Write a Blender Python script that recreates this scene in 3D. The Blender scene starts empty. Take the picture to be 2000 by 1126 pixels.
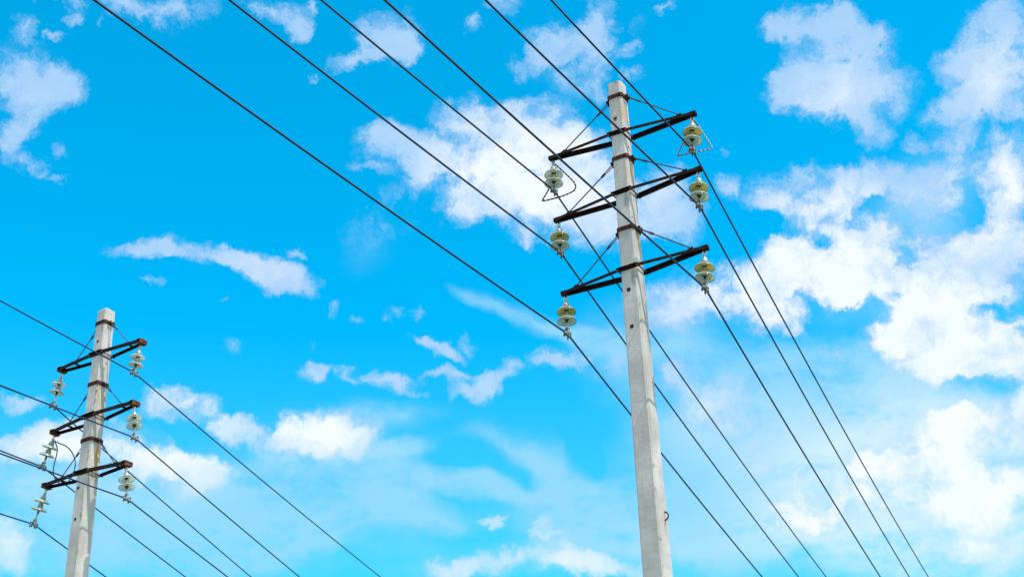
import bpy, bmesh, math, random
from mathutils import Vector, Matrix, Euler

random.seed(11)
scene = bpy.context.scene
COL = scene.collection
R = math.radians

# ------------------------------------------------------------------ helpers
def put(name, bm_or_me, mat=None, parent=None, loc=None, smooth=False):
    """link a bmesh / mesh as ONE object"""
    if isinstance(bm_or_me, bmesh.types.BMesh):
        bmesh.ops.recalc_face_normals(bm_or_me, faces=bm_or_me.faces[:])
        me = bpy.data.meshes.new(name)
        bm_or_me.to_mesh(me); bm_or_me.free()
        if smooth:
            for p in me.polygons: p.use_smooth = True
        if mat: me.materials.append(mat)
    else:
        me = bm_or_me
    o = bpy.data.objects.new(name, me)
    COL.objects.link(o)
    if parent: o.parent = parent
    if loc is not None: o.location = loc
    return o

def thing(name, label, cat, group, loc, rotz=0):
    o = bpy.data.objects.new(name, None)
    COL.objects.link(o)
    o.empty_display_size = 0.2
    o.location = loc; o.rotation_euler = (0, 0, rotz)
    o['label'] = label; o['category'] = cat
    if group: o['group'] = group
    return o

def box(bm, c, s, rot=None):
    M = Matrix.Translation(c)
    if rot is not None: M = M @ rot.to_4x4()
    bmesh.ops.create_cube(bm, size=1, matrix=M @ Matrix.Diagonal((s[0], s[1], s[2], 1)))

def bevel(bm, w, seg=1):
    bmesh.ops.bevel(bm, geom=bm.edges[:], offset=w, segments=seg, affect='EDGES', clamp_overlap=True)

def tube(bm, pts, r, n=8, closed=False, cap=True):
    pts = [Vector(p) for p in pts]
    rings = []
    N = len(pts)
    up = Vector((0, 0, 1)); prev = None
    for i, p in enumerate(pts):
        if closed: t = pts[(i + 1) % N] - pts[i - 1]
        else: t = pts[min(i + 1, N - 1)] - pts[max(i - 1, 0)]
        t.normalize()
        if prev is None:
            a = t.cross(up)
            if a.length < 1e-3: a = t.cross(Vector((1, 0, 0)))
            a.normalize()
        else:
            a = prev - t * prev.dot(t); a.normalize()
        prev = a; b = t.cross(a)
        rr = r[i] if isinstance(r, (list, tuple)) else r
        rings.append([bm.verts.new(p + (a * math.cos(k * 2 * math.pi / n) + b * math.sin(k * 2 * math.pi / n)) * rr) for k in range(n)])
    m = N if closed else N - 1
    for i in range(m):
        A, B = rings[i], rings[(i + 1) % N]
        for k in range(n):
            bm.faces.new((A[k], A[(k + 1) % n], B[(k + 1) % n], B[k]))
    if cap and not closed:
        bm.faces.new(rings[0][::-1]); bm.faces.new(rings[-1])

def rod(bm, a, b, r, n=10): tube(bm, [a, b], r, n)

def lathe(bm, prof, n=32):
    """profile of (radius, z), revolved about z"""
    rings = []
    for r, z in prof:
        if r < 1e-5: rings.append([bm.verts.new((0, 0, z))])
        else: rings.append([bm.verts.new((r * math.cos(k * 2 * math.pi / n), r * math.sin(k * 2 * math.pi / n), z)) for k in range(n)])
    for A, B in zip(rings, rings[1:]):
        for k in range(n):
            if len(A) == 1 and len(B) == 1: continue
            if len(A) == 1: bm.faces.new((A[0], B[(k + 1) % n], B[k]))
            elif len(B) == 1: bm.faces.new((A[k], A[(k + 1) % n], B[0]))
            else: bm.faces.new((A[k], A[(k + 1) % n], B[(k + 1) % n], B[k]))

def spline(pts, per=6, closed=False):
    pts = [Vector(p) for p in pts]; N = len(pts); out = []
    rng = N if closed else N - 1
    for i in range(rng):
        g = (lambda j: pts[j % N]) if closed else (lambda j: pts[max(0, min(N - 1, j))])
        p0, p1, p2, p3 = g(i - 1), g(i), g(i + 1), g(i + 2)
        for k in range(per):
            t = k / per
            out.append(0.5 * ((2 * p1) + (p2 - p0) * t + (2 * p0 - 5 * p1 + 4 * p2 - p3) * t * t + (3 * p1 - p0 - 3 * p2 + p3) * t ** 3))
    if not closed: out.append(pts[-1])
    return out

# ------------------------------------------------------------------ materials
class NT:
    def __init__(s, tree): s.t = tree; s.n = tree.nodes; s.l = tree.links; s.n.clear()
    def node(s, typ, **kw):
        x = s.n.new(typ)
        for k, v in kw.items(): setattr(x, k, v)
        return x
    def link(s, a, b): s.l.new(a, b)
    def val(s, inp, v):
        if hasattr(v, 'is_linked') or isinstance(v, bpy.types.NodeSocket): s.link(v, inp)
        else: inp.default_value = v
    def math(s, op, a, b=0.0, c=0.0, clamp=False):
        x = s.node('ShaderNodeMath', operation=op, use_clamp=clamp)
        s.val(x.inputs[0], a); s.val(x.inputs[1], b)
        if op in ('MULTIPLY_ADD', 'COMPARE'): s.val(x.inputs[2], c)
        return x.outputs[0]
    def vmath(s, op, a, b=(0, 0, 0), c=(0, 0, 0)):
        x = s.node('ShaderNodeVectorMath', operation=op)
        s.val(x.inputs[0], a); s.val(x.inputs[1], b)
        if op == 'MULTIPLY_ADD': s.val(x.inputs[2], c)
        return x.outputs[0]
    def noise(s, vec, scale, detail=4, rough=.55, dist=0.0, color=False):
        x = s.node('ShaderNodeTexNoise', noise_dimensions='3D')
        s.link(vec, x.inputs['Vector'])
        x.inputs['Scale'].default_value = scale; x.inputs['Detail'].default_value = detail
        x.inputs['Roughness'].default_value = rough; x.inputs['Distortion'].default_value = dist
        return x.outputs['Color' if color else 'Fac']
    def smooth(s, v, lo, hi, a=0.0, b=1.0):
        x = s.node('ShaderNodeMapRange', interpolation_type='SMOOTHSTEP')
        s.val(x.inputs['Value'], v)
        for k, q in zip(('From Min', 'From Max', 'To Min', 'To Max'), (lo, hi, a, b)): x.inputs[k].default_value = q
        return x.outputs[0]
    def mix(s, f, a, b, typ='MIX'):
        x = s.node('ShaderNodeMix', data_type='RGBA', blend_type=typ)
        s.val(x.inputs[0], f)
        for i, v in ((6, a), (7, b)):
            if isinstance(v, (tuple, list)): x.inputs[i].default_value = (*v[:3], 1)
            else: s.link(v, x.inputs[i])
        return x.outputs[2]
    def mapping(s, vec, loc=(0, 0, 0), rot=(0, 0, 0), scale=(1, 1, 1), typ='POINT'):
        x = s.node('ShaderNodeMapping', vector_type=typ)
        s.link(vec, x.inputs['Vector'])
        x.inputs['Location'].default_value = loc
        x.inputs['Rotation'].default_value = rot
        x.inputs['Scale'].default_value = scale
        return x.outputs[0]
    def sphere(s, vec):
        x = s.node('ShaderNodeTexGradient', gradient_type='SPHERICAL')
        s.link(vec, x.inputs[0]); return x.outputs['Fac']

def new_mat(name):
    m = bpy.data.materials.new(name); m.use_nodes = True
    t = NT(m.node_tree)
    out = t.node('ShaderNodeOutputMaterial'); b = t.node('ShaderNodeBsdfPrincipled')
    t.link(b.outputs[0], out.inputs['Surface'])
    co = t.node('ShaderNodeTexCoord').outputs['Object']
    return m, t, b, out, co

def bump(t, b, h, strength, dist):
    x = t.node('ShaderNodeBump'); x.inputs['Strength'].default_value = strength; x.inputs['Distance'].default_value = dist
    t.link(h, x.inputs['Height']); t.link(x.outputs[0], b.inputs['Normal'])

def mat_concrete(name, base, stains, streak=.5, edge_dark=0.0, hw0=.1, tp=.0055, zt=13.3):
    m, t, b, out, co = new_mat(name)
    big = t.noise(co, 1.6, 5, .6)
    fine = t.noise(co, 55, 6, .7)
    streaks = t.noise(t.mapping(co, scale=(22, 22, .9)), 1.0, 4, .6)
    rings = t.noise(t.mapping(co, scale=(.6, .6, 9)), 1.0, 3, .6)
    c = t.mix(t.smooth(big, .35, .68), [x * .80 for x in base], [x * 1.12 for x in base])
    c = t.mix(t.math('MULTIPLY', t.smooth(rings, .52, .68), .26), c, [x * .6 for x in base])
    c = t.mix(t.math('MULTIPLY', t.smooth(streaks, .52, .74), streak), c, (base[0] * .62, base[1] * .55, base[2] * .45))
    c = t.mix(t.math('MULTIPLY', t.smooth(fine, .42, .75), .2), c, [x * .55 for x in base])
    pores = t.node('ShaderNodeTexVoronoi'); t.link(co, pores.inputs['Vector']); pores.inputs['Scale'].default_value = 34
    pm = t.math('MULTIPLY', t.smooth(pores.outputs['Distance'], .16, .05), t.smooth(t.noise(co, 7, 2), .52, .62))
    c = t.mix(t.math('MULTIPLY', pm, .6), c, (.1, .09, .075))
    wob = t.vmath('MULTIPLY_ADD', t.noise(co, 16, 5, .65, color=True), (.09, .09, .16), (-.045, -.045, -.08))
    cw = t.vmath('ADD', co, wob)
    for (x, y, z, rx, ry, rz, colr, op) in stains:
        g = t.sphere(t.mapping(cw, loc=(x, y, z), scale=(rx, ry, rz), typ='TEXTURE'))
        g = t.smooth(g, .05, .6)
        c = t.mix(t.math('MULTIPLY', g, op), c, colr)
    t.link(c, b.inputs['Base Color'])
    b.inputs['Roughness'].default_value = .92
    b.inputs['Specular IOR Level'].default_value = .2
    h = t.math('ADD', t.math('MULTIPLY', fine, .5), t.math('MULTIPLY', t.noise(co, 14, 4), .8))
    h = t.math('SUBTRACT', h, t.math('MULTIPLY', pm, 1.0))
    bump(t, b, h, .55, .012)
    return m

def mat_rust(name, dark, rust, amt=.5):
    m, t, b, out, co = new_mat(name)
    n = t.noise(co, 11, 6, .65); n2 = t.noise(co, 60, 4, .6)
    c = t.mix(t.math('MULTIPLY', t.smooth(n, .42, .66), amt), dark, rust)
    c = t.mix(t.math('MULTIPLY', t.smooth(n2, .5, .7), .5), c, [x * .45 for x in dark])
    t.link(c, b.inputs['Base Color'])
    b.inputs['Roughness'].default_value = .85; b.inputs['Specular IOR Level'].default_value = .15
    bump(t, b, n2, .4, .004)
    return m

def mat_metal(name, col, rough=.5, metal=.7, var=.35):
    m, t, b, out, co = new_mat(name)
    n = t.noise(co, 30, 5, .6)
    c = t.mix(t.smooth(n, .35, .7), [x * (1 - var) for x in col], col)
    t.link(c, b.inputs['Base Color'])
    b.inputs['Roughness'].default_value = rough; b.inputs['Metallic'].default_value = metal
    return m

def mat_glass(name, tint, body, haze):
    """toughened glass shed dulled by a film of dust: clear, milky and glossy in one"""
    m, t, b, out, co = new_mat(name)
    b.inputs['Base Color'].default_value = (*body, 1)
    b.inputs['Roughness'].default_value = .12; b.inputs['IOR'].default_value = 1.5
    tl = t.node('ShaderNodeBsdfTranslucent'); tl.inputs[0].default_value = (*body, 1)
    tp = t.node('ShaderNodeBsdfTransparent'); tp.inputs[0].default_value = (*tint, 1)
    n = t.noise(co, 22, 4, .6)
    m1 = t.node('ShaderNodeMixShader'); m1.inputs[0].default_value = .45
    t.link(b.outputs[0], m1.inputs[1]); t.link(tl.outputs[0], m1.inputs[2])
    m2 = t.node('ShaderNodeMixShader')
    t.link(t.math('MULTIPLY_ADD', n, .3, haze - .15, clamp=True), m2.inputs[0])
    t.link(tp.outputs[0], m2.inputs[1]); t.link(m1.outputs[0], m2.inputs[2])
    t.link(m2.outputs[0], out.inputs['Surface'])
    return m

RUST = (.30, .15, .055)
CONC_N = mat_concrete('concrete_near', (.535, .492, .478), [
    (.10, -.02, 12.70, .10, .10, .26, (.40, .25, .10), .55),
    (.06, -.10, 12.80, .05, .08, .30, (.42, .31, .17), .5),
    (.11, .03, 11.75, .10, .12, .26, (.40, .26, .12), .5),
    (.07, -.10, 11.80, .04, .08, .28, (.40, .30, .18), .45),
    (.12, .02, 10.72, .10, .12, .26, (.42, .28, .13), .45),
    (.05, -.10, 11.30, .05, .06, .16, (.17, .16, .15), .6),
    (.06, -.11, 10.16, .05, .06, .18, (.20, .19, .18), .6),
    (-.02, -.10, 12.64, .035, .05, .06, (.06, .05, .045), .9),
    (-.02, -.10, 12.50, .025, .05, .12, (.24, .21, .17), .5),
    (.10, -.01, 12.17, .03, .03, .035, (.05, .045, .04), .95),
    (.03, -.10, 13.22, .04, .05, .05, (.16, .10, .07), .7),
    (.13, .03, 6.94, .05, .03, .10, (.26, .20, .13), .7),
    (0.127, -0.127, 8.90, 0.030, .03, 0.050, (.17, .155, .14), .75),
    (0.130, -0.130, 8.35, 0.025, .03, 0.120, (.17, .155, .14), .75),
    (0.133, -0.133, 7.62, 0.035, .03, 0.060, (.17, .155, .14), .75),
    (0.134, -0.134, 7.35, 0.030, .03, 0.090, (.17, .155, .14), .75),
    (0.137, -0.137, 6.75, 0.030, .03, 0.060, (.17, .155, .14), .75),
    (0.122, -0.122, 9.80, 0.020, .03, 0.200, (.17, .155, .14), .75),
    (0.116, -0.116, 11.05, 0.020, .03, 0.120, (.17, .155, .14), .75),
    (0.139, -0.139, 6.45, 0.030, .03, 0.090, (.17, .155, .14), .75),
], .42)
CONC_L = mat_concrete('concrete_left', (.54, .50, .48), [
    (.10, -.08, 11.30, .06, .06, .42, (.40, .30, .16), .7),
    (.12, .04, 11.20, .05, .10, .35, (.42, .34, .22), .55),
    (.12, .03, 10.28, .06, .06, .30, (.46, .25, .06), .95),
    (.09, -.10, 10.30, .03, .04, .34, (.33, .17, .06), .8),
    (.09, -.10, 11.20, .014, .03, .50, (.10, .075, .06), .9),
    (.08, -.09, 12.45, .014, .03, .22, (.10, .08, .07), .8),
    (.09, -.10, 10.55, .02, .03, .30, (.22, .12, .06), .7),
    (.09, -.10, 9.50, .035, .05, .45, (.26, .22, .18), .6),
    (.10, -.11, 9.25, .022, .05, .14, (.15, .12, .09), .75),
    (.10, -.11, 8.6, .022, .05, .40, (.24, .21, .18), .6),
    (.11, .01, 11.92, .03, .035, .05, (.07, .05, .04), .9),
    (.11, -.01, 11.80, .03, .03, .04, (.08, .06, .05), .8),
    (.12, -.02, 9.95, .06, .06, .14, (.22, .20, .18), .55),
    (.06, -.10, 12.55, .05, .06, .14, (.30, .22, .17), .5),
], .45)
M_ARM = mat_rust('arm_steel', (.012, .007, .008), (.06, .023, .018), .5)
M_BAND = mat_rust('band_steel', (.045, .018, .016), (.14, .045, .030), .7)
M_PLATE = mat_rust('plate_steel', (.07, .028, .022), (.24, .095, .055), .8)
M_SOCKET = mat_rust('socket_steel', (.035, .02, .012), (.11, .055, .02), .6)
M_STAY = mat_metal('stay_rod', (.06, .085, .12), .6, .4)
M_ZINC = mat_metal('galvanised', (.55, .55, .53), .42, .75)
M_DARKBOLT = mat_metal('dark_bolt', (.07, .06, .055), .6, .4)
M_CAP = mat_metal('cap_iron', (.40, .40, .38), .5, .6)
M_PIN = mat_metal('pin_iron', (.06, .055, .05), .55, .5)
M_WIRE = mat_metal('conductor', (.008, .034, .10), .65, .1)
M_LOOP = mat_metal('loop_wire', (.035, .045, .06), .5, .4)
M_LOOPL = mat_metal('loop_wire_pale', (.30, .33, .38), .4, .6)
G_YELLOW = mat_glass('glass_olive', (.86, .80, .42), (.54, .50, .29), .74)
G_RIM = mat_glass('glass_rim', (.6, .72, .66), (.22, .27, .22), .6)
G_PALE = mat_glass('glass_green', (.88, .94, .84), (.60, .63, .53), .68)
G_CLEAR = mat_glass('glass_clear', (.92, .96, .90), (.72, .75, .67), .66)

# ------------------------------------------------------------------ poles
def half_width(P, z): return P['hw'] + (P['top'] - z) * P['taper']

def shaft(P, parent):
    bm = bmesh.new(); rnd = random.Random(P['seed'])
    rings = []; z = 0.0; zs = []
    while z < P['top'] - .03: zs.append(z); z += .22
    zs += [P['top'] - .012, P['top']]
    for i, z in enumerate(zs):
        h = half_width(P, z); ch = .024
        if i == len(zs) - 1: h -= .009
        ring = []
        for sx, sy, o in ((1, -1, 0), (1, 1, 1), (-1, 1, 0), (-1, -1, 1)):
            a = (sx * h, sy * (h - ch)); b = (sx * (h - ch), sy * h)
            for x, y in ((a, b) if o else (b, a)):
                j = .0016
                zz = z + (rnd.uniform(-.016, .006) if i >= len(zs) - 2 else 0)
                ring.append(bm.verts.new((x + rnd.uniform(-j, j), y + rnd.uniform(-j, j), zz)))
        rings.append(ring)
    n = len(rings[0])
    for A, B in zip(rings, rings[1:]):
        for k in range(n): bm.faces.new((A[k], A[(k + 1) % n], B[(k + 1) % n], B[k]))
    bm.faces.new(rings[-1]); bm.faces.new(rings[0][::-1])
    return put('concrete_shaft', bm, P['conc'], parent)

def collar(P, z, parent):
    h = half_width(P, z) + .002; t = .011; H = P['band_h']; ch = .02
    bm = bmesh.new()
    out = []
    for dz in (-H / 2, H / 2):
        for off in (0, t):
            r = h + off; c2 = ch
            out.append([bm.verts.new((x, y, dz)) for x, y in ((r - c2, -r), (r, -r + c2), (r, r - c2), (r - c2, r), (-r + c2, r), (-r, r - c2), (-r, -r + c2), (-r + c2, -r))])
    li, lo, ui, uo = out
    for k in range(8):
        j = (k + 1) % 8
        for A, B in ((lo, uo), (ui, li), (uo, ui), (li, lo)):
            bm.faces.new((A[k], A[j], B[j], B[k]))
    band = put('collar_band', bm, M_BAND, parent, (0, 0, z))
    for s in (-1, 1):
        bm = bmesh.new()
        for dy in (-.028, .028): box(bm, (s * (h + t + .026), dy, -.012), (.056, .01, .062))
        bevel(bm, .002)
        rod(bm, (s * (h + t + .034), -.05, -.014), (s * (h + t + .034), .05, -.014), .011, 8)
        for dy in (-.044, .044): rod(bm, (s * (h + t + .034), dy - .007, -.014), (s * (h + t + .034), dy + .007, -.014), .019, 6)
        put('band_lug', bm, M_BAND, band)
    for p, q, r in (((h - .03, -h - t + .001, 0), (h - .03, -h - t - .016, 0), .017), ((h + t - .001, h - .05, .004), (h + t + .02, h - .05, .004), .02)):
        bm = bmesh.new(); rod(bm, p, q, r, 6)
        put('band_bolt', bm, M_BAND, band)
    return band

def angle_bar(bm, a, b, hgt, th, lip, inward):
    """angle section from a to b: a vertical leg and a top flange turned to 'inward'"""
    a = Vector(a); b = Vector(b); d = (b - a); L = d.length; d.normalize()
    side = Vector((0, 0, 1)).cross(d).normalized()
    if side.dot(Vector(inward)) < 0: side = -side
    rot = Matrix((d, side, Vector((0, 0, 1)))).transposed()
    mid = (a + b) / 2
    box(bm, mid, (L, th, hgt), rot)
    box(bm, mid + side * (lip / 2 + th / 2) + Vector((0, 0, hgt / 2 - th / 2 - .0004)), (L, lip, th), rot)

def crossarm(P, arm, parent):
    z, tilt, L1, L2 = arm
    h = half_width(P, z) + .004; g = P['tip_gap']
    hf, hb = P['front_h'], P['back_h']
    def bar(sy, H):
        bm = bmesh.new(); th = .008
        y = sy * (h + th / 2)
        ex = h + .035
        box(bm, (0, y, 0), (2 * ex, th, H)) ; box(bm, (0, y + sy * (.02 + th / 2), H / 2 - th / 2 - .0004), (2 * ex, .04, th))
        for s, L in ((-1, L1), (1, L2)):
            angle_bar(bm, (s * (ex - .012), y + sy * .009, 0), (s * (L - .02), sy * g, 0), H, th, H * .7, (0, -sy, 0))
        bevel(bm, .0015)
        return bm
    a = put('crossarm', bar(-1, hf), M_ARM, parent, (0, 0, z))
    a.rotation_euler = (0, -math.atan(tilt), 0)
    put('brace_bar', bar(1, hb), M_ARM, a)
    for s, L in ((-1, L1), (1, L2)):
        bm = bmesh.new(); w = P['plate_w']; H = P['plate_h']
        box(bm, (s * (L - .006), 0, 0), (.010, w, H))
        box(bm, (s * (L - .052), 0, H / 2 - .004), (.081, w * .96, .008))
        box(bm, (s * (L - .052), 0, -H / 2 + .004), (.081, w * .96, .008))
        bevel(bm, .002)
        rod(bm, (s * (L - .06), 0, -H / 2 - .03), (s * (L - .06), 0, -H / 2 + .002), .014, 8)
        put('end_plate', bm, M_PLATE if P['plate_rust'] else M_ARM, a)
        bm = bmesh.new()
        x = s * (h + .022)
        rod(bm, (x, -h - .03, -.004), (x, h + .03, -.004), .0095, 8)
        for sy in (-1, 1): rod(bm, (x, sy * (h + .012), -.004), (x, sy * (h + .034), -.004), .022, 6)
        put('tie_bolt', bm, M_PLATE, a)
        # little steel seat for the stay rod on top of the arm
        bm = bmesh.new()
        xs = s * P['stay_at'] * L
        box(bm, (xs, 0, P['front_h'] / 2 + .004), (.05, 2 * (g + (h - g) * (1 - P['stay_at'])) + .02, .010))
        box(bm, (xs, 0, P['front_h'] / 2 + .03), (.06, .012, .05))
        bevel(bm, .002)
        put('stay_seat', bm, M_ARM, a)
    return a

def stay(P, arm, zb, s, parent):
    z, tilt, L1, L2 = arm; L = L1 if s < 0 else L2
    hb = half_width(P, zb) + .047
    a = Vector((s * hb, 0, zb - .014)); xe = s * P['stay_at'] * L
    b = Vector((xe, 0, z + tilt * xe + P['front_h'] / 2 + .04))
    d = (b - a).normalized(); n = Vector((0, 1, 0))
    bm = bmesh.new()
    rod(bm, a + d * .17, b, .0085, 8)
    o = put('stay_rod', bm, M_STAY, parent)
    bm = bmesh.new()
    for sy in (-1, 1): tube(bm, [a + n * sy * .012 - d * .012, a + n * sy * .016 + d * .03, a + n * sy * .016 + d * .13, a + n * sy * .008 + d * .18], .0065, 6)
    rod(bm, a + d * .155, a + d * .225, .017, 8)
    put('turnbuckle', bm, M_STAY, o)
    return o

def pole(P):
    t = thing('concrete_pole', P['label'], 'utility pole', 'concrete power poles', (P['x'], P['y'], 0), P['psi'])
    shaft(P, t)
    for arm, zb in zip(P['arms'], P['bands']):
        collar(P, zb, t)
        crossarm(P, arm, t)
        for s in (-1, 1): stay(P, arm, zb, s, t)
    for (x, z, w, kind) in P['sockets']:
        h = half_width(P, z); bm = bmesh.new()
        if kind == 'square':
            box(bm, (x, -h - .001, z), (w, .008, w)); bevel(bm, .0015)
            rod(bm, (x + .004, -h - .004, z + .003), (x + .004, -h - .013, z + .003), w * .22, 6)
        else:
            rod(bm, (x, -h + .01, z), (x, -h - .004, z), w / 2, 10)
            rod(bm, (x, -h, z), (x, -h - .014, z), w / 4, 6)
        put('socket_plate', bm, M_SOCKET, t)
    if P.get('ring'):
        x, y, z = P['ring']; h = half_width(P, z); bm = bmesh.new()
        pts = [(h - .005 + .052 * math.sin(a), y + .002, z + .052 * math.cos(a)) for a in [math.pi * k / 14 for k in range(15)]]
        tube(bm, pts, .0085, 8)
        put('lifting_loop', bm, M_SOCKET, t, smooth=True)
    return t

NEAR = dict(x=1.5395, y=15.8711, psi=R(-30.04), hw=.098, taper=.0055, top=13.25, seed=3, conc=CONC_N,
    band_h=.056, tip_gap=.026, front_h=.045, back_h=.059, plate_w=.075, plate_h=.058, plate_rust=False, stay_at=.78,
    arms=[(12.391, -.044, 1.106, 1.101), (11.463, .025, 1.08, 1.099), (10.322, .016, 1.034, 1.06)],
    bands=[13.0, 12.005, 10.915],
    sockets=[(-.02, 12.64, .028, 'round'), (-.017, 10.019, .05, 'square'), (-.015, 9.498, .05, 'square')],
    ring=(0, .036, 7.053),
    label='taller nearer concrete pole standing right of centre, its grey front face reaching the bottom edge')
LEFT = dict(x=-6.8764, y=21.2796, psi=R(-31.4), hw=.108, taper=.006, top=12.92, seed=8, conc=CONC_L,
    band_h=.062, tip_gap=.055, front_h=.070, back_h=.045, plate_w=.17, plate_h=.075, plate_rust=True, stay_at=.64,
    arms=[(12.069, -.005, .983, .972), (10.951, .027, .961, .949), (9.976, -.023, .993, .912)],
    bands=[12.655, 11.53, 10.54],
    sockets=[(-.005, 12.306, .05, 'round'), (-.041, 9.728, .05, 'round'), (-.024, 9.206, .05, 'round')],
    label='farther rust-streaked concrete pole in the lower left corner with broad dark crossarms')
pole(NEAR); pole(LEFT)

# ------------------------------------------------------------------ insulator strings and conductors
def local(P, v):
    c, s = math.cos(P['psi']), math.sin(P['psi'])
    return Vector((P['x'] + v[0] * c - v[1] * s, P['y'] + v[0] * s + v[1] * c, v[2]))

SHED = [(.043, -.004), (.060, -.010), (.090, -.020), (.114, -.034), (.1245, -.047), (.1285, -.056), (.1275, -.062), (.1225, -.061), (.112, -.050),
        (.098, -.043), (.086, -.040), (.079, -.052), (.073, -.053), (.067, -.038), (.050, -.034), (.030, -.033), (0, -.033)]
CAP = [(0, .078), (.018, .078), (.024, .070), (.026, .060), (.036, .052), (.044, .036), (.047, .012), (.050, .002), (.046, -.003), (0, -.003)]
MESH = {}
def mesh(key, build, mat, smooth=True):
    if key not in MESH:
        bm = bmesh.new(); build(bm)
        bmesh.ops.recalc_face_normals(bm, faces=bm.faces[:])
        me = bpy.data.meshes.new(key); bm.to_mesh(me); bm.free()
        if smooth:
            for p in me.polygons: p.use_smooth = True
        me.materials.append(mat); MESH[key] = me
    return MESH[key]

def shed_prof(k=1.4):
    return [(0, -.004)] + [(r, -.004 + (z + .004) * k) for r, z in SHED]

def b_cap(bm):
    lathe(bm, CAP, 20)
def b_pin(bm):
    lathe(bm, [(0, -.037), (.034, -.037), (.034, -.047), (.016, -.050), (.013, -.075), (.019, -.080), (.019, -.090), (0, -.090)], 14)
def b_shackle(bm):
    pts = [Vector((0, .022 * math.sin(a), -.052 - .032 * math.cos(a))) for a in [2 * math.pi * k / 20 for k in range(20)]]
    tube(bm, pts, .0075, 6, closed=True)
    rod(bm, (0, 0, -.006), (0, 0, -.05), .010, 8)
    lathe(bm, [(0, -.078), (.020, -.080), (.023, -.095), (.015, -.108), (0, -.108)], 12)
def b_clamp(bm):
    # boat-shaped suspension clamp along x, with hanger straps
    prof = [(-.085, .010), (-.06, .017), (-.02, .021), (.02, .021), (.06, .017), (.085, .010)]
    for (x0, h0), (x1, h1) in zip(prof, prof[1:]):
        box(bm, ((x0 + x1) / 2, 0, -.010), (abs(x1 - x0) - .0006, .040, (h0 + h1)))
    for s in (-1, 1): box(bm, (0, s * .026, .030), (.034, .008, .105))
    rod(bm, (0, -.036, .070), (0, .036, .070), .010, 8)
    rod(bm, (0, -.036, 0), (0, .036, 0), .012, 8)
def b_bolt(bm):
    for s in (-1, 1):
        rod(bm, (0, s * .020, -.062), (0, s * .020, .022), .0065, 6)
        rod(bm, (0, s * .020, -.046), (0, s * .020, -.034), .014, 6)
    box(bm, (0, 0, .022), (.022, .060, .012))

def string(P, key, A, B, glass_up, glass_low, label, wdir, hang, loop=None):
    A = local(P, A); B = local(P, B)
    zax = (A - B).normalized(); L = (A - B).length
    x = Vector((wdir[0], wdir[1], 0)); x = (x - zax * x.dot(zax)).normalized(); y = zax.cross(x)
    M = Matrix((x, y, zax)).transposed()
    t = thing('insulator_string', label, 'insulator', 'glass insulator strings', A)
    t.rotation_euler = M.to_euler()
    top = -hang
    put('shackle', mesh('shackle', b_shackle, M_ZINC), None, t, (0, 0, top + .02))
    z1 = top - .165; z2 = z1 - .135
    for z, g in ((z1, glass_up), (z2, glass_low)):
        me = mesh('glass_disc_' + g.name, lambda bm: lathe(bm, shed_prof(1.0 if g is G_CLEAR else 1.4), 40), g)
        if len(me.materials) == 1:
            me.materials.append(G_RIM)
            for p in me.polygons:
                if math.hypot(p.center.x, p.center.y) > .119: p.material_index = 1
        d = put('glass_disc', me, None, t, (0, 0, z))
        put('metal_cap', mesh('metal_cap', b_cap, M_CAP), None, d)
        put('metal_pin', mesh('metal_pin', b_pin, M_PIN), None, d)
    # link from the lower pin to the clamp
    zl = z2 - .085; zc = -L
    bm = bmesh.new()
    tube(bm, [(0, 0, zl), (0, 0, zl - .02), (0, 0, zc + .10), (0, 0, zc + .065)], [.012, .017, .015, .021], 10)
    lathe(bm, [(0, zl - .005), (.022, zl - .012), (.024, zl - .03), (.014, zl - .042), (0, zl - .042)], 12)
    put('clevis_link', bm, M_ZINC, t, smooth=True)
    c = put('suspension_clamp', mesh('suspension_clamp', b_clamp, M_ZINC, False), None, t, (0, 0, zc))
    for s in (-1, 1): put('clamp_bolt', mesh('clamp_bolt', b_bolt, M_DARKBOLT, False), None, c, (s * .052, 0, 0))
    if loop:
        pts, mat, twist = loop
        Mi = M.transposed()
        pts = spline([Mi @ Vector(p) for p in pts], 8)
        bm = bmesh.new()
        if twist:
            dense = []
            for a, b in zip(pts, pts[1:]): dense += [a.lerp(b, k / 3) for k in range(3)]
            for ph in (0, math.pi):
                q = []; acc = 0
                for i, p in enumerate(dense):
                    if i: acc += (p - dense[i - 1]).length
                    ang = acc / .055 * math.pi + ph
                    tan = (dense[min(i + 1, len(dense) - 1)] - dense[max(i - 1, 0)]).normalized()
                    u = tan.cross(Vector((.3, .9, .2))).normalized(); v = tan.cross(u)
                    q.append(p + (u * math.cos(ang) + v * math.sin(ang)) * .006)
                tube(bm, q, .0062, 6)
        else:
            tube(bm, pts, .0095, 8)
        put('wire_loop', bm, mat, t, smooth=True)
    return t

def az(a): return Vector((math.sin(R(a)), math.cos(R(a)), 0))

def conductor(P, B, a_back, m_back, k_back, n_back, a_fwd, m_fwd, k_fwd, n_fwd, label, r):
    B = local(P, B)
    pts = []
    def side(a, m, k, n, sgn):
        d = az(a); out = []; s = 0.0
        st = [.0, .04, .09, .16, .3, .5, .8, 1.2]
        while st[-1] < n: st.append(st[-1] + max(.5, st[-1] * .12))
        for s in st[1:]:
            # short stiff bend inside the clamp, then the sagging span
            mm = m * min(1, s / .12)
            out.append(B + d * s * sgn + Vector((0, 0, mm * s * sgn + k * s * s)))
        return out
    back = side(a_back, m_back, k_back, n_back, -1)
    fwd = side(a_fwd, m_fwd, k_fwd, n_fwd, 1)
    pts = back[::-1] + [B] + fwd
    bm = bmesh.new(); tube(bm, pts, r, 10)
    o = put('power_line', bm, M_WIRE, smooth=True)
    o['label'] = label; o['category'] = 'power line'; o['group'] = 'overhead conductors'
    return o

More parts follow.
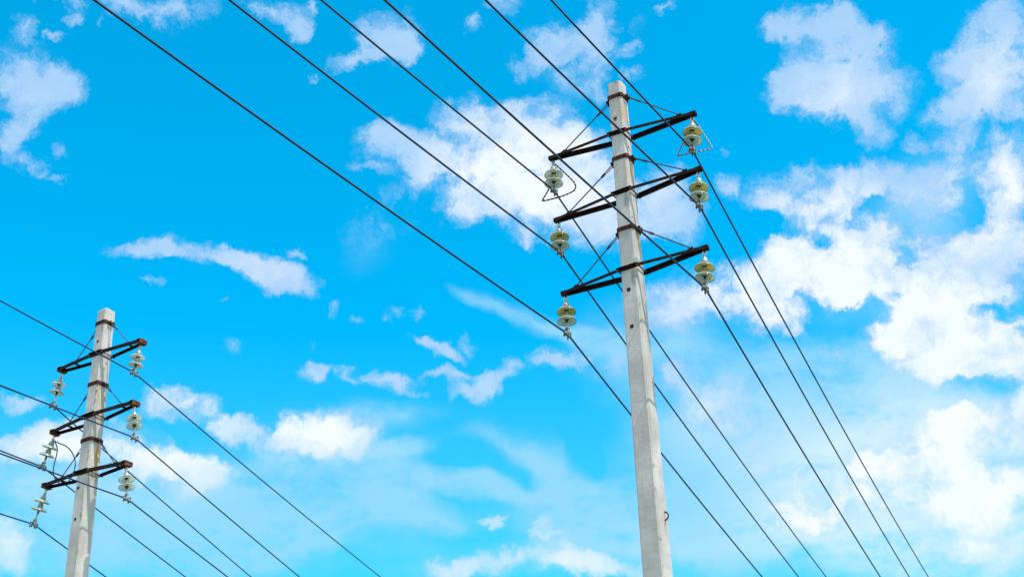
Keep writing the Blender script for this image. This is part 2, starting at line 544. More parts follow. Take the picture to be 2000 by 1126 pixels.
LOOPS = {'near RT': ([(-0.003, 0.015, -0.058), (0.072, 0.115, -0.081), (0.126, 0.142, -0.179), (0.18, 0.138, -0.305), (0.217, 0.135, -0.397), (0.222, 0.135, -0.453), (0.184, 0.137, -0.466), (-0.003, 0.151, -0.489), (-0.179, 0.163, -0.52), (-0.225, 0.166, -0.524), (-0.209, 0.165, -0.486), (-0.12, 0.159, -0.309), (-0.052, 0.154, -0.154), (-0.017, 0.091, -0.069), (-0.003, 0.015, -0.058)], M_LOOPL, True),
 'near LT': ([(-0.006, 0.015, -0.068), (0.059, 0.116, -0.064), (0.127, 0.142, -0.126), (0.213, 0.135, -0.234), (0.271, 0.131, -0.323), (0.292, 0.13, -0.391), (0.264, 0.132, -0.455), (0.185, 0.137, -0.498), (0.078, 0.145, -0.538), (-0.056, 0.154, -0.567), (-0.162, 0.162, -0.583), (-0.164, 0.162, -0.558), (-0.115, 0.158, -0.471), (-0.069, 0.155, -0.376), (-0.025, 0.152, -0.205), (-0.013, 0.106, -0.092), (-0.006, 0.015, -0.068)], M_LOOP, True),
 'left LM': ([(-0.011, 0.009, -0.14), (0.01, 0.041, -0.182), (0.015, 0.131, -0.237), (0.013, 0.13, -0.364), (-0.003, 0.125, -0.501), (-0.002, 0.126, -0.653), (0.031, 0.136, -0.74), (0.092, 0.156, -0.815), (0.158, 0.177, -0.854), (0.216, 0.196, -0.823), (0.269, 0.213, -0.738), (0.303, 0.225, -0.628), (0.312, 0.227, -0.483), (0.283, 0.218, -0.359), (0.217, 0.197, -0.246), (0.132, 0.169, -0.172), (0.055, 0.081, -0.159), (-0.011, 0.009, -0.14)], M_LOOP, False)}

NS = {'LT': ((-1.046, 0, 12.437), (-1.062, 0, 11.916)), 'LM': ((-1.02, 0, 11.437), (-1.014, 0, 10.93)), 'LB': ((-.974, 0, 10.307), (-.984, 0, 9.724)),
      'RT': ((1.041, 0, 12.345), (.988, 0, 11.814)), 'RM': ((1.039, 0, 11.489), (1.0, 0, 10.957)), 'RB': ((1.0, 0, 10.338), (.954, 0, 9.794))}
LS = {'LT': ((-.923, 0, 12.074), (-1.05, 0, 11.448)), 'LM': ((-.901, 0, 10.927), (-1.12, 0, 10.375)), 'LB': ((-.933, 0, 9.997), (-1.149, 0, 9.396)),
      'RT': ((.912, 0, 12.065), (.819, 0, 11.545)), 'RM': ((.889, 0, 10.975), (.981, 0, 10.37)), 'RB': ((.852, 0, 9.957), (.945, 0, 9.366))}
NB = {'LB': -.0257, 'LM': -.0213, 'LT': -.0271, 'RB': -.0562, 'RM': -.0501, 'RT': -.0841}
NF = {'LB': -.0598, 'LM': -.0655, 'LT': -.0593, 'RB': -.0463, 'RM': -.0414, 'RT': -.0284}
LB = {'RT': -.1226, 'RM': -.0312, 'RB': -.0351, 'LT': -.0269, 'LM': -.066, 'LB': -.0346}
LF = {'RT': -.03, 'RM': -.0703, 'RB': -.0726, 'LT': -.1032, 'LM': -.0888, 'LB': -.0998}
NLAB = {'LT': 'pale green glass insulator string with a dark wire loop, hanging from the nearer pole',
        'LM': 'two-disc glass insulator string under the left tip of the nearer pole\'s middle crossarm',
        'LB': 'olive-topped glass insulator string under the left tip of the nearer pole\'s lowest crossarm',
        'RT': 'olive-topped glass insulator string with a pale twisted wire loop, on the nearer pole',
        'RM': 'olive-topped glass insulator string under the right tip of the nearer pole\'s middle crossarm',
        'RB': 'olive-topped glass insulator string under the right tip of the nearer pole\'s lowest crossarm'}
LLAB = {'LT': 'clear glass insulator string under the left tip of the farther pole\'s top crossarm',
        'LM': 'strongly slanting clear insulator string with a dark drooping wire loop, on the farther pole',
        'LB': 'slanting clear insulator string under the left tip of the farther pole\'s lowest crossarm',
        'RT': 'slightly tilted clear insulator string under the right tip of the farther pole\'s top crossarm',
        'RM': 'clear glass insulator string under the right tip of the farther pole\'s middle crossarm',
        'RB': 'clear glass insulator string under the right tip of the farther pole\'s lowest crossarm'}
WHERE = {'LT': 'left tip of the %s pole\'s top crossarm', 'LM': 'left tip of the %s pole\'s middle crossarm', 'LB': 'left tip of the %s pole\'s lowest crossarm',
         'RT': 'right tip of the %s pole\'s top crossarm', 'RM': 'right tip of the %s pole\'s middle crossarm', 'RB': 'right tip of the %s pole\'s lowest crossarm'}
for k, (A, B) in NS.items():
    gu = G_PALE if k == 'LT' else G_YELLOW
    string(NEAR, k, A, B, gu, G_PALE, NLAB[k], az(28), .035, LOOPS.get('near ' + k))
    conductor(NEAR, B, 34, NB[k], .002, 30, 21.5, NF[k], .0015, 60, 'dark overhead wire clamped below the ' + WHERE[k] % 'nearer', .0125)
for k, (A, B) in LS.items():
    string(LEFT, k, A, B, G_CLEAR, G_CLEAR, LLAB[k], az(26), .05, LOOPS.get('left ' + k))
    conductor(LEFT, B, 38, LB[k], .004, 22, 15, LF[k], .001, 60, 'dark overhead wire clamped below the ' + WHERE[k] % 'farther', .0115)

# ------------------------------------------------------------------ ground
def mat_ground():
    m, t, b, out, co = new_mat('field')
    n = t.noise(co, .35, 6, .6); n2 = t.noise(co, 6, 5, .6)
    c = t.mix(t.smooth(n, .35, .65), (.10, .11, .035), (.21, .18, .085))
    c = t.mix(t.math('MULTIPLY', t.smooth(n2, .4, .7), .5), c, (.06, .065, .025))
    t.link(c, b.inputs['Base Color']); b.inputs['Roughness'].default_value = .95
    bump(t, b, n2, .6, .08)
    return m
bm = bmesh.new()
bmesh.ops.create_grid(bm, x_segments=60, y_segments=60, size=3000)
g = put('ground', bm, mat_ground())
g['kind'] = 'structure'; g['label'] = 'dry grass field under the power lines'

# ------------------------------------------------------------------ sky: Nishita blue, thin veil, cumulus
SUN_AZ, SUN_EL = 131.0, 58.0
CUMULUS = [
 (-22.71,35.36,2.48,1.55,-10.0,1.0),(-21.17,35.02,1.31,1.16,10.0,0.85),(-22.09,33.84,1.29,0.47,-2.0,0.7),(-22.27,32.95,1.09,0.69,31.0,0.8),
 (-21.88,31.96,1.15,0.51,1.0,0.7),(-22.85,32.51,0.51,0.81,10.0,0.6),(-20.44,32.66,0.37,0.51,-12.0,0.6),(-20.89,31.85,0.34,0.31,9.0,0.6),
 (-20.34,31.68,0.26,0.23,9.0,0.55),(-23.32,37.14,0.75,0.61,-20.0,0.8),(-21.75,37.06,0.56,0.27,11.0,0.6),(-21.17,37.75,0.37,0.31,11.0,0.6),
 (-21.5,38.28,1.39,0.38,6.0,0.75),(-18.85,38.61,1.32,0.93,-0.0,0.95),(-16.01,38.88,1.74,1.21,8.0,1.05),(-11.53,39.29,1.67,0.71,-5.0,0.9),
 (-10.33,38.61,0.88,0.51,16.0,0.75),(-9.49,39.49,0.32,0.35,4.0,0.55),(-5.67,38.36,1.51,1.24,-9.0,0.9),(-5.07,37.91,0.91,0.8,1.0,0.6),
 (-7.49,37.43,1.52,0.44,14.0,0.85),(-9.58,36.8,0.44,0.2,23.0,0.55),(-1.19,38.76,0.57,0.56,-1.0,0.55),(0.5,39.59,1.01,0.68,-2.0,0.7),
 (4.8,38.83,1.01,1.7,-5.0,0.8),(2.79,38.1,1.52,1.01,11.0,0.85),(1.58,37.31,1.42,0.52,17.0,0.7),(4.55,37.55,1.42,0.9,-34.0,0.65),
 (4.9,36.41,0.73,0.93,-15.0,0.55),(6.61,36.34,0.65,0.4,4.0,0.6),(6.14,37.53,0.61,0.56,-6.0,0.45),(8.27,38.93,0.59,0.24,13.0,0.45),
 (-4.93,33.87,2.45,1.43,-19.0,0.95),(-6.05,34.87,1.22,0.71,1.0,0.7),(-6.51,33.13,1.02,0.45,-9.0,0.7),(-3.71,33.16,1.84,1.23,-20.0,0.85),
 (-2.19,34.98,1.43,1.22,-1.0,0.9),(-0.76,33.32,2.67,2.67,-2.0,1.35),(1.79,34.66,2.86,1.63,-3.0,1.15),(2.41,32.9,2.87,1.85,-3.0,1.4),
 (-1.06,31.59,2.68,1.07,-2.0,1.3),(1.57,31.19,2.67,1.23,-13.0,1.3),(3.88,32.91,2.04,2.46,-4.0,1.15),(4.68,30.91,2.65,1.75,-5.0,1.3),
 (7.14,31.54,1.83,1.64,-6.0,1.05),(0.33,30.37,1.24,0.62,-22.0,0.75),(-5.41,32.23,1.02,0.72,-9.0,0.7),(7.98,30.54,1.22,1.23,-6.0,0.9),
 (-16.47,29.36,1.85,0.52,2.0,1.0),(-15.22,29.63,1.08,0.6,5.0,0.9),(-13.48,29.2,2.19,0.65,-10.0,1.15),(-11.52,28.87,1.91,0.89,-12.0,1.15),
 (-10.24,28.56,1.62,0.69,-17.0,1.0),(-10.07,29.63,0.61,0.33,-28.0,0.8),(-11.12,28.04,0.84,0.49,3.0,0.95),(-16.11,28.13,0.27,0.24,6.0,0.65),
 (-15.5,28.04,0.47,0.32,-15.0,0.75),(-12.81,27.34,0.48,0.28,-17.0,0.7),(-8.09,27.57,0.45,0.41,2.0,0.7),(-9.09,25.99,0.57,0.45,-18.0,0.5),
 (-12.26,25.91,0.64,0.56,-17.0,0.45),(-6.81,26.78,0.37,0.25,1.0,0.5),(-5.71,27.08,0.45,0.29,0.0,0.55),(-5.28,27.45,0.53,0.33,0.0,0.55),
 (-4.33,27.49,0.53,0.25,-0.0,0.5),(-3.85,26.5,1.03,0.27,-8.0,0.8),(-3.03,26.14,1.19,0.41,-16.0,0.9),(-2.39,25.99,0.62,0.29,-16.0,0.7),
 (-1.65,26.35,0.49,0.49,29.0,0.5),(-8.67,24.8,1.18,0.57,-14.0,0.85),(-7.42,24.89,0.82,0.41,-24.0,0.7),(-6.87,24.36,0.74,0.28,-34.0,0.65),
 (-5.53,24.49,0.94,0.73,-10.0,1.05),(-4.49,24.7,1.02,0.45,10.0,0.85),(-3.41,25.14,0.74,0.29,19.0,0.75),(-4.34,24.21,0.74,0.27,-0.0,0.7),
 (-2.52,25.13,0.74,0.45,-1.0,0.75),(-2.02,24.3,1.36,0.61,-1.0,1.05),(-1.01,24.79,0.82,0.7,-2.0,0.9),(-0.14,24.94,0.82,0.82,-2.0,0.75),
 (1.99,25.56,1.44,0.53,-13.0,0.7),(-6.12,23.82,0.61,0.29,0.0,-0.5),(-3.19,24.48,0.56,0.69,-1.0,-0.61),(0.5,24.02,0.82,0.61,-2.0,-0.6),
 (3.94,24.88,1.35,0.78,16.0,0.55),(1.47,25.31,1.03,0.45,-3.0,0.7),(-14.35,23.46,1.96,0.72,9.0,1.2),(-11.9,22.94,1.31,0.68,3.0,1.25),
 (-21.15,23.07,1.39,0.46,1.0,0.75),(-20.24,21.25,3.36,1.08,14.0,1.25),(-17.45,21.48,3.46,1.29,4.0,1.2),(-14.5,20.96,3.14,1.14,-2.0,1.25),
 (-13.48,21.21,1.77,0.79,3.0,1.2),(-20.41,19.6,1.12,0.38,-11.0,0.7),(-20.74,18.15,1.28,1.41,4.0,1.0),(-19.87,17.07,0.64,0.75,4.0,0.5),
 (-8.52,22.57,3.04,1.09,-1.0,1.5),(-7.09,22.49,1.42,0.81,1.0,1.25),(-9.94,22.68,1.61,0.69,2.0,0.9),(16.13,36.77,2.13,1.07,-22.0,0.95),
 (15.63,34.95,2.88,1.49,-11.0,1.05),(17.07,34.41,2.4,1.77,-22.0,1.1),(14.92,37.47,1.45,0.78,-11.0,0.8),(16.39,37.37,1.06,0.88,-12.0,0.9),
 (17.06,33.3,1.38,0.89,-52.0,0.95),(13.77,35.34,1.18,0.68,-10.0,0.7),(18.05,35.93,1.14,0.98,-13.0,0.8),(23.47,34.09,2.51,2.88,-16.0,1.1),
 (21.69,32.9,2.0,1.17,-4.0,1.0),(23.84,35.78,1.68,1.34,15.0,0.95),(21.65,34.5,1.47,1.16,-15.0,0.85),(19.22,32.28,0.83,0.51,-13.0,0.75),
 (20.5,31.95,0.82,0.7,-13.0,0.75),(22.57,31.55,0.8,0.5,-15.0,0.5),(13.94,31.06,2.44,1.71,-10.0,1.15),(13.79,29.55,1.67,1.21,-9.0,0.95),
 (12.03,30.87,1.49,0.81,-8.0,0.95),(15.57,30.51,1.74,0.96,-10.0,0.85),(17.72,30.96,2.66,1.09,-22.0,0.95),(19.2,31.0,1.5,0.95,-12.0,1.0),
 (19.36,29.76,1.87,1.48,-12.0,0.9),(21.92,30.75,2.36,1.36,-3.0,1.0),(22.38,29.16,1.72,2.33,-14.0,1.4),(10.35,31.62,0.92,0.69,-8.0,0.8),
 (15.85,27.83,2.88,2.19,6.0,1.6),(16.34,28.66,1.73,1.4,-10.0,1.3),(14.2,27.35,3.1,1.61,-9.0,1.4),(19.41,27.03,2.78,1.97,-11.0,1.5),
 (20.64,25.91,2.56,1.76,-12.0,1.4),(17.68,26.02,3.74,1.09,-10.0,1.3),(12.48,28.6,1.78,1.42,-8.0,1.15),(11.07,27.54,2.78,1.63,-7.0,1.15),
 (9.26,27.74,2.61,1.43,-7.0,1.1),(7.57,27.08,2.22,1.43,-6.0,1.05),(7.06,26.54,1.72,0.9,-5.0,0.9),(21.86,27.47,1.64,0.97,-13.0,0.9),
 (11.53,26.06,2.18,0.91,-7.0,0.95),(18.66,24.55,3.69,1.87,-15.0,1.7),(17.47,24.95,2.45,1.19,-10.0,1.4),(20.13,23.61,2.37,1.56,-11.0,1.5),
 (18.98,23.1,2.76,0.9,-10.0,1.2),(13.96,24.7,1.09,0.8,-8.0,0.8),(18.67,19.6,3.63,2.12,-9.0,0.75),(17.42,20.46,2.23,0.98,-9.0,0.8),
 (15.1,20.18,1.71,0.9,-8.0,1.0),(19.8,21.19,2.72,1.16,-10.0,1.1),(18.23,21.43,1.49,0.66,-9.0,0.8),(20.96,21.88,1.09,1.16,-10.0,1.0),
 (12.32,18.31,2.51,0.98,-6.0,0.8),(13.72,19.35,2.3,0.98,-7.0,0.6),(17.81,17.28,2.74,1.53,-8.0,0.6),(16.5,18.82,2.79,1.16,-8.0,0.5),
 (19.61,18.39,1.81,1.34,-9.0,0.6),(16.36,21.4,1.33,0.79,-8.0,0.6),(9.16,23.35,2.0,1.01,-6.0,0.85),(7.23,23.92,1.42,0.81,-5.0,0.75),
 (8.62,22.58,2.4,1.01,-6.0,0.8),(10.68,21.67,2.17,1.2,-6.0,0.6),(6.86,24.67,1.01,0.61,-5.0,0.5),(10.54,20.58,2.36,1.2,-6.0,0.5),
 (-2.98,17.34,1.52,0.52,4.0,0.95),(-1.27,17.59,1.72,0.56,-2.0,0.95),(1.26,17.26,2.62,0.67,-2.0,0.95),(2.84,17.03,1.91,0.63,-3.0,0.9),
 (-1.02,18.78,0.81,0.28,-2.0,0.85),(1.09,18.11,1.22,0.44,-2.0,0.85),(4.51,16.82,1.0,0.47,-3.0,0.9),(0.95,18.61,0.51,0.32,-2.0,0.6),
 (14.62,37.22,1.37,0.78,-21.0,0.6),(13.67,37.46,0.79,0.49,-21.0,0.6),(15.38,36.1,1.74,0.99,-11.0,0.4),(4.37,38.36,2.43,1.4,-34.0,0.35),
 (2.49,37.47,2.23,1.01,11.0,0.35),(6.16,38.23,1.01,1.2,-6.0,0.3),(3.68,36.39,1.22,1.01,-4.0,0.3),(5.13,35.69,1.02,0.81,-5.0,0.35),
 (16.97,30.08,0.86,0.56,-11.0,-0.8),(14.01,28.89,1.62,0.68,-17.0,-1.02),(11.63,29.77,1.74,0.69,-8.0,-0.95),(17.66,28.04,0.81,1.03,-11.0,-1.09),
 (20.9,29.26,0.65,1.78,3.0,-0.75),(16.02,25.83,2.28,0.72,5.0,-1.29),(20.35,25.08,1.95,0.61,-11.0,-1.29),(13.91,25.66,1.17,0.6,-8.0,-0.8),
 (18.68,31.7,0.76,0.49,-12.0,-0.4),(-3.22,32.85,0.82,0.61,-0.0,-0.6),(3.53,31.6,0.41,0.62,-4.0,-0.2),(9.43,29.88,1.21,0.82,-7.0,-0.5),
 (6.92,29.6,1.02,0.82,-6.0,-0.6),(16.24,35.56,0.48,0.24,-12.0,-0.4),(17.2,35.55,0.31,0.23,-12.0,-0.6),(18.33,35.78,0.27,0.23,-13.0,-0.6),
 (11.15,23.45,2.37,1.21,-7.0,-0.4),(15.0,19.59,0.97,0.31,13.0,-0.5),(13.75,35.25,1.47,0.9,-10.0,0.6),(14.66,34.3,1.17,0.8,-11.0,0.5),
 (-6.59,30.88,1.43,1.64,-29.0,0.33),(-5.64,31.21,1.84,0.82,-19.0,0.3),(15.17,22.97,2.67,0.8,-8.0,-0.8),(19.17,22.02,3.19,0.71,-10.0,-0.82),
 (-10.5,22.99,0.55,1.05,2.0,-0.68),(15.56,32.24,1.16,0.6,-11.0,-0.3),(16.35,29.27,1.16,0.6,-10.0,-0.6),(19.52,28.52,1.12,0.59,-12.0,-0.5),
 (13.59,26.42,0.98,0.4,-8.0,-0.4),(-23.05,35.99,1.31,0.75,32.0,0.6),(-20.78,34.78,0.94,0.78,10.0,0.5),(-22.99,34.44,1.1,0.77,11.0,0.4),
 (-21.59,34.17,0.92,0.47,-11.0,0.4),(-22.63,33.09,0.74,0.5,11.0,0.4),(-21.46,32.08,0.74,0.43,1.0,0.4),(-23.31,37.11,0.61,0.46,-20.0,0.4),
 (-18.79,38.54,1.13,0.7,-0.0,0.45),(-16.01,38.84,1.45,0.89,8.0,0.5),(-11.65,39.24,1.19,0.51,5.0,0.4),(-17.08,29.31,1.16,0.4,6.0,0.4),
 (-7.49,37.43,1.21,0.32,14.0,0.4),(-6.92,24.83,1.23,0.49,-19.0,0.3),(-8.27,24.81,0.81,0.45,-9.0,0.3),(-3.32,25.1,0.82,0.33,19.0,0.3),
 (-2.29,25.12,0.82,0.45,-1.0,0.3),(-1.97,24.19,1.23,0.53,-1.0,0.3),(1.94,25.56,1.23,0.45,-13.0,0.4),(-0.43,17.47,2.83,0.67,2.0,0.5),
 (2.32,17.26,2.22,0.67,-3.0,0.5),(-2.55,17.27,1.42,0.44,-1.0,0.4),(-14.73,21.15,2.34,0.87,3.0,0.3),(-20.24,21.25,1.86,0.77,5.0,0.2),
 (18.29,19.75,3.47,1.74,-9.0,0.45),(15.51,20.12,1.71,0.98,-8.0,0.3),(17.49,17.71,3.47,1.53,-8.0,0.5),(20.17,21.03,1.64,0.97,-10.0,0.3),
 (13.16,18.42,2.49,0.9,-6.0,0.35),(19.41,18.42,1.63,1.72,-9.0,0.4),(8.9,23.06,2.0,1.01,-6.0,0.3),(10.26,21.72,2.18,1.0,-6.0,0.3),
 (13.66,34.76,0.98,0.6,-10.0,0.3),(15.06,34.54,1.55,0.79,-11.0,0.3),(21.79,33.28,1.47,0.97,-15.0,0.4),(4.63,38.34,1.21,1.6,-5.0,0.3),
 (2.52,37.87,1.42,0.8,11.0,0.3),(16.75,20.16,2.82,1.16,2.0,0.45),(14.77,18.24,2.27,0.97,-7.0,0.5),(18.01,16.3,2.72,0.95,-7.0,0.4),
 (12.73,18.27,1.93,0.71,-6.0,0.3),(14.59,20.84,1.34,0.79,-8.0,0.4),(20.32,19.45,1.09,2.29,-9.0,0.3),(-13.47,21.11,1.57,0.71,3.0,0.5),
 (-15.4,21.61,2.34,0.71,4.0,0.3),(-17.31,20.31,1.91,0.51,4.0,0.3),(8.4,22.5,2.2,0.81,-15.0,0.25),(16.17,19.25,4.08,2.33,-8.0,0.35),
 (13.43,18.79,3.43,1.76,-7.0,0.3),(18.88,17.72,2.89,2.66,-8.0,0.35),(10.39,19.49,2.94,1.59,-6.0,0.3),(6.35,37.61,0.4,0.28,-6.0,0.35),
 (10.93,32.88,0.28,0.2,-8.0,0.3),(12.79,34.68,0.32,0.44,-10.0,0.45),(-20.11,37.81,0.26,0.19,10.0,0.3),(-5.73,38.99,0.6,0.28,1.0,0.3),
 (-3.07,26.47,1.03,0.25,-13.0,0.3),(0.11,25.47,0.62,0.41,-2.0,0.3),
]
VEIL = [
 (1.33,26.91,4.1,0.62,-27.0,1.0),(-0.96,27.77,1.86,0.37,-30.0,0.7),(3.99,25.49,2.45,0.82,-24.0,0.6),(-6.84,21.07,4.68,2.01,5.0,0.8),
 (-8.09,19.46,6.47,1.79,1.0,1.0),(-10.28,20.82,4.63,2.39,2.0,0.85),(-14.15,19.3,7.51,2.53,3.0,1.0),(-15.01,17.51,5.84,1.73,2.0,0.85),
 (-5.56,23.0,3.07,0.73,8.0,0.9),(-5.54,21.38,2.44,0.69,18.0,0.6),(-0.03,22.15,3.07,1.22,-14.0,0.8),(1.58,21.11,2.03,1.22,-43.0,0.7),
 (-1.13,22.23,2.46,0.81,-7.0,0.3),(0.55,20.34,5.27,0.81,-7.0,0.5),(-2.71,20.54,3.06,0.61,-5.0,0.9),(2.43,19.05,5.19,2.2,-23.0,0.95),
 (6.18,20.04,4.0,2.99,-4.0,0.9),(6.66,18.4,5.14,2.96,-4.0,0.9),(11.19,17.63,5.73,3.3,-6.0,1.0),(7.37,25.24,5.98,2.25,-19.0,0.9),
 (9.38,21.6,5.11,3.2,-6.0,0.9),(15.14,22.77,5.99,2.38,-8.0,1.0),(14.26,23.89,3.84,1.2,-8.0,0.8),(18.3,17.8,6.71,5.28,-8.0,1.5),
 (17.7,19.83,5.44,3.47,-8.0,1.0),(17.81,25.6,6.41,2.57,-10.0,0.7),(5.0,23.99,4.04,1.84,-34.0,0.6),(-2.55,17.62,6.06,0.99,-1.0,0.6),
 (-6.58,30.27,1.43,1.84,-29.0,0.25),(-20.09,20.11,3.75,1.72,5.0,0.7),(-19.7,17.27,3.72,1.69,4.0,0.7),(-11.37,17.82,5.16,1.56,1.0,0.6),
 (-4.02,19.45,3.66,0.72,-9.0,0.8),(19.32,29.57,2.79,2.56,-12.0,0.9),(12.46,19.29,6.07,3.33,-6.0,1.1),(9.97,19.53,3.91,2.38,-6.0,0.6),
 (-2.48,21.45,2.66,0.89,4.0,-0.5),(2.71,21.67,0.82,1.22,17.0,-0.7),(0.02,20.77,1.23,0.81,-2.0,-0.5),
]
SOFT = [
 (17.48,18.69,7.48,4.96,-8.0,1.6),(9.05,22.44,5.13,3.21,-6.0,1.2),(-17.4,21.09,7.4,2.53,4.0,1.1),(1.27,17.3,6.02,1.38,-3.0,0.9),
 (7.55,26.87,3.23,1.64,-6.0,0.6),(-8.62,22.47,4.46,1.41,1.0,0.7),(18.32,22.91,4.04,1.18,-10.0,0.9),(-20.57,17.97,2.2,1.88,4.0,0.9),
]
PALE = [
 (18.65,16.6,4.62,2.64,-8.0,0.9),(15.71,20.1,3.75,2.73,-8.0,0.4),(19.65,19.55,2.88,3.06,-9.0,0.5),(17.52,18.88,7.48,5.71,-8.0,1.7),
 (12.35,18.5,4.95,3.5,-6.0,0.9),(9.67,22.18,3.95,2.21,-6.0,0.5),(-17.34,20.5,5.81,1.94,4.0,0.5),(5.93,17.45,5.92,1.77,-4.0,0.3),
 (-8.62,22.47,4.87,1.81,1.0,0.5),(19.1,28.6,3.7,2.96,-12.0,0.4),
]
BRIGHT = [
 (-14.53,21.26,3.14,1.18,3.0,0.4),(2.16,32.81,6.11,4.11,-3.0,1.1),(-0.76,33.12,3.29,2.67,-2.0,0.5),(15.97,27.3,7.08,3.79,-10.0,1.3),
 (22.13,29.41,2.89,2.92,-14.0,1.0),(19.17,23.97,4.73,3.13,-10.0,1.5),(17.59,19.26,7.49,4.97,-8.0,1.5),(12.35,18.5,4.95,3.89,-6.0,0.8),
 (-17.42,21.28,6.61,2.14,4.0,1.1),(-8.63,22.57,3.45,1.41,1.0,1.2),(1.27,17.3,5.23,1.58,-3.0,0.5),(9.21,27.33,4.77,2.65,-6.0,0.8),
 (-13.45,23.51,4.38,1.6,3.0,0.55),(14.09,30.63,3.11,2.42,-9.0,0.55),(7.57,22.98,4.0,2.83,-5.0,0.45),(16.22,34.35,2.87,1.98,-12.0,0.4),
 (23.0,33.6,2.35,2.31,-15.0,0.45),(-11.86,28.85,3.22,1.42,4.0,0.3),(-20.38,17.98,2.21,1.7,4.0,0.6),
]
world = bpy.data.worlds.new('World'); scene.world = world; world.use_nodes = True
t = NT(world.node_tree)
out = t.node('ShaderNodeOutputWorld'); bg = t.node('ShaderNodeBackground')
bg.inputs['Strength'].default_value = .15
t.link(bg.outputs[0], out.inputs['Surface'])
sky = t.node('ShaderNodeTexSky', sky_type='NISHITA', sun_disc=False)
sky.sun_elevation = R(SUN_EL); sky.sun_rotation = R(SUN_AZ)
sky.air_density = 1.0; sky.dust_density = .6; sky.ozone_density = 2.0
d = t.node('ShaderNodeTexCoord').outputs['Generated']

def field(vec, blobs):
    acc = None
    for (a, e, ra, rb, rot, w) in blobs:
        a, e = R(a), R(e)
        c = Vector((math.sin(a) * math.cos(e), math.cos(a) * math.cos(e), math.sin(e)))
        ea = Vector((math.cos(a), -math.sin(a), 0)); up = ea.cross(c)
        if up.z < 0: up = -up
        q = R(rot)
        u = ea * math.cos(q) + up * math.sin(q); v = c.cross(u)
        rotm = Matrix((u, v, c)).transposed().to_euler()
        s = t.sphere(t.mapping(vec, loc=c, rot=rotm, scale=(R(ra), R(rb), 1.0), typ='TEXTURE'))
        acc = t.math('MULTIPLY', s, w) if acc is None else t.math('MULTIPLY_ADD', s, w, acc)
    return acc

# cumulus
w1 = t.vmath('MULTIPLY_ADD', t.noise(d, 16, 3, .55, color=True), (.034, .034, .034), (-.017, -.017, -.017))
w2 = t.vmath('MULTIPLY_ADD', t.noise(d, 60, 5, .7, color=True), (.022, .022, .022), (-.011, -.011, -.011))
dw = t.vmath('ADD', t.vmath('ADD', d, w1), w2)
D = field(dw, CUMULUS)
# unseen sky behind and beside the camera: clouds added to whiten the ambient
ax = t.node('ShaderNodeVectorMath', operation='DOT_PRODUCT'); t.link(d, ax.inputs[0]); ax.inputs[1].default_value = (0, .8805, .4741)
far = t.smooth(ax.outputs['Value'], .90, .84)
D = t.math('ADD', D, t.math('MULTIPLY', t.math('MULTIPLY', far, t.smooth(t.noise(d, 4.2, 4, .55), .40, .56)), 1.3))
Dc = t.math('MINIMUM', D, 1.7)
n1 = t.noise(dw, 36, 10, .67)
n2 = t.noise(t.vmath('ADD', dw, (.004, -.007, .008)), 38, 6, .64)
gate = t.math('MULTIPLY', D, 3.0, clamp=True)
def lobes(vec, scale, detail):
    x = t.node('ShaderNodeTexVoronoi', voronoi_dimensions='3D', feature='SMOOTH_F1', normalize=True)
    t.link(vec, x.inputs['Vector']); x.inputs['Scale'].default_value = scale
    x.inputs['Detail'].default_value = detail; x.inputs['Roughness'].default_value = .6; x.inputs['Smoothness'].default_value = .35
    return x.outputs['Distance']
puff = t.math('SUBTRACT', .38, lobes(dw, 52, 3))
holes = t.math('SUBTRACT', t.noise(dw, 17, 2, .5), .5)
Dc = t.math('ADD', Dc, t.math('MULTIPLY', gate, t.math('MULTIPLY_ADD', puff, .7, t.math('MULTIPLY', holes, 1.7))))
v = t.math('MULTIPLY_ADD', t.math('MULTIPLY', t.math('SUBTRACT', n1, .5), gate), 3.1, Dc)
soft = field(d, SOFT)
alpha = t.smooth(v, .06, 1.10)
sa = t.math('MINIMUM', soft, 1.0)
alpha = t.math('MULTIPLY_ADD', t.math('SUBTRACT', t.smooth(t.math('MULTIPLY_ADD', t.math('SUBTRACT', n1, .5), -1.2, v), -.25, 1.75), alpha), sa, alpha)
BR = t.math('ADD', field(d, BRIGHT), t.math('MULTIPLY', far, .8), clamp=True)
relief = t.math('MULTIPLY', t.math('SUBTRACT', n1, n2), 2.2)
thick = t.math('ADD', t.math('ADD', t.smooth(v, .30, 1.45), relief), t.math('MULTIPLY', t.math('SUBTRACT', t.noise(d, 26, 4, .55), .52), 1.3))
white = t.math('MULTIPLY', t.math('MULTIPLY_ADD', BR, .84, .12), thick, clamp=True)
# veil of thin cirrus, drawn out along the wind
dv = t.vmath('ADD', d, t.vmath('MULTIPLY_ADD', t.noise(d, 9, 4, .55, color=True), (.06, .06, .06), (-.03, -.03, -.03)))
V = field(dv, VEIL)
nv = t.noise(t.mapping(dv, rot=(0, R(14), 0), scale=(10, 10, 40)), 1.0, 9, .66)
nv = t.math('MULTIPLY_ADD', t.noise(dw, 20, 7, .62), .55, t.math('MULTIPLY', nv, .62))
nv = t.math('SUBTRACT', nv, .085)
vv = t.math('MULTIPLY_ADD', t.math('SUBTRACT', nv, .5), t.math('MULTIPLY', t.math('MINIMUM', V, 1.1), 3.6), t.math('MINIMUM', V, 1.0))
va = t.math('MULTIPLY', t.smooth(vv, .0, 1.2), .80)

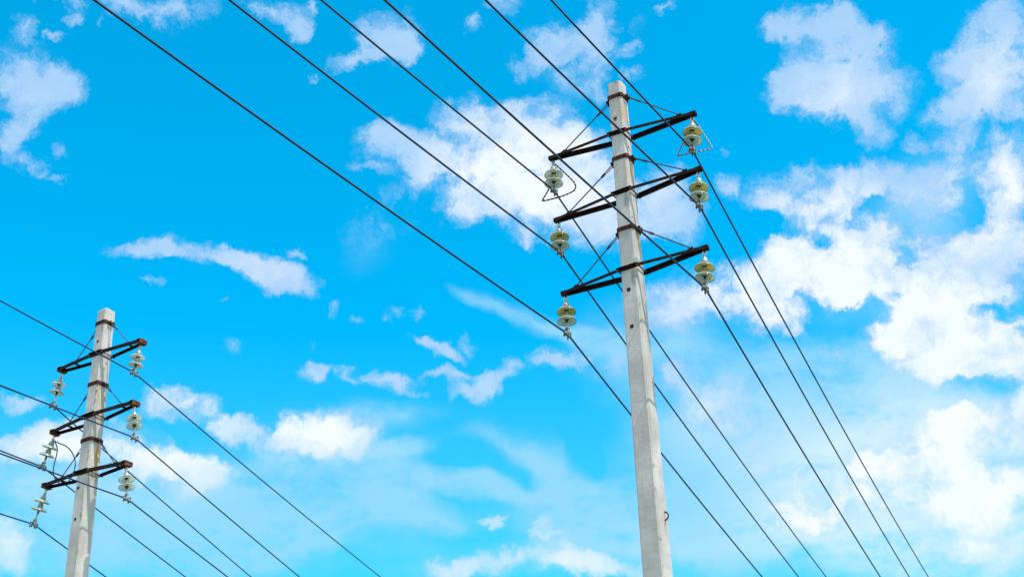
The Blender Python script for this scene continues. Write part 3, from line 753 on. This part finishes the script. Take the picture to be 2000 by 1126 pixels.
c = t.mix(1.0, sky.outputs[0], (.0, .96, 1.10), 'MULTIPLY')
K = 1 / (.15 * 1.8)
k = lambda *q: tuple(x * K for x in q)
sep = t.node('ShaderNodeSeparateXYZ'); t.link(d, sep.inputs[0])
low = t.smooth(sep.outputs[2], .46, .30)
pale = field(d, PALE)
c = t.mix(t.math('MULTIPLY', low, .16), c, k(.36, .74, 1.0))
c = t.mix(va, c, t.mix(t.math('MULTIPLY', pale, 1.0, clamp=True), k(.36, .74, 1.0), k(.80, .96, 1.03)))
cloud = t.mix(white, t.mix(low, k(.36, .63, .97), k(.52, .80, 1.0)), k(.97, 1.02, 1.04))
cloud = t.mix(far, cloud, k(1.55, 1.60, 1.68))   # unseen added clouds, radiance raised above the visible ones as fill for the poles
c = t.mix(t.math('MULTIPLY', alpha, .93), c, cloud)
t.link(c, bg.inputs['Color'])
world.cycles.sampling_method = 'MANUAL'; world.cycles.sample_map_resolution = 512

# ------------------------------------------------------------------ sun
L = bpy.data.lights.new('sun', 'SUN'); L.energy = 2.45; L.angle = R(.55); L.color = (1, .90, .75)
so = bpy.data.objects.new('sun', L); COL.objects.link(so)
sd = Vector((math.sin(R(SUN_AZ)) * math.cos(R(SUN_EL)), math.cos(R(SUN_AZ)) * math.cos(R(SUN_EL)), math.sin(R(SUN_EL))))
so.rotation_euler = sd.to_track_quat('Z', 'Y').to_euler()
so.location = sd * 60

# ------------------------------------------------------------------ camera
cam = bpy.data.cameras.new('camera'); co_ = bpy.data.objects.new('camera', cam); COL.objects.link(co_)
cam.sensor_width = 36; cam.lens = 36 * 2778 / 2000; cam.clip_end = 10000
th, ph = R(28.3), math.atan(195 / 5160)
F = Vector((0, math.cos(th), math.sin(th))); r0 = Vector((1, 0, 0)); u0 = Vector((0, -math.sin(th), math.cos(th)))
Rt = r0 * math.cos(ph) - u0 * math.sin(ph); U = u0 * math.cos(ph) + r0 * math.sin(ph)
co_.matrix_world = Matrix.Translation((0, 0, 1.6)) @ Matrix((Rt, U, -F)).transposed().to_4x4()
scene.camera = co_

scene.view_settings.view_transform = 'Standard'; scene.view_settings.look = 'None'
scene.view_settings.exposure = .85; scene.view_settings.gamma = 1
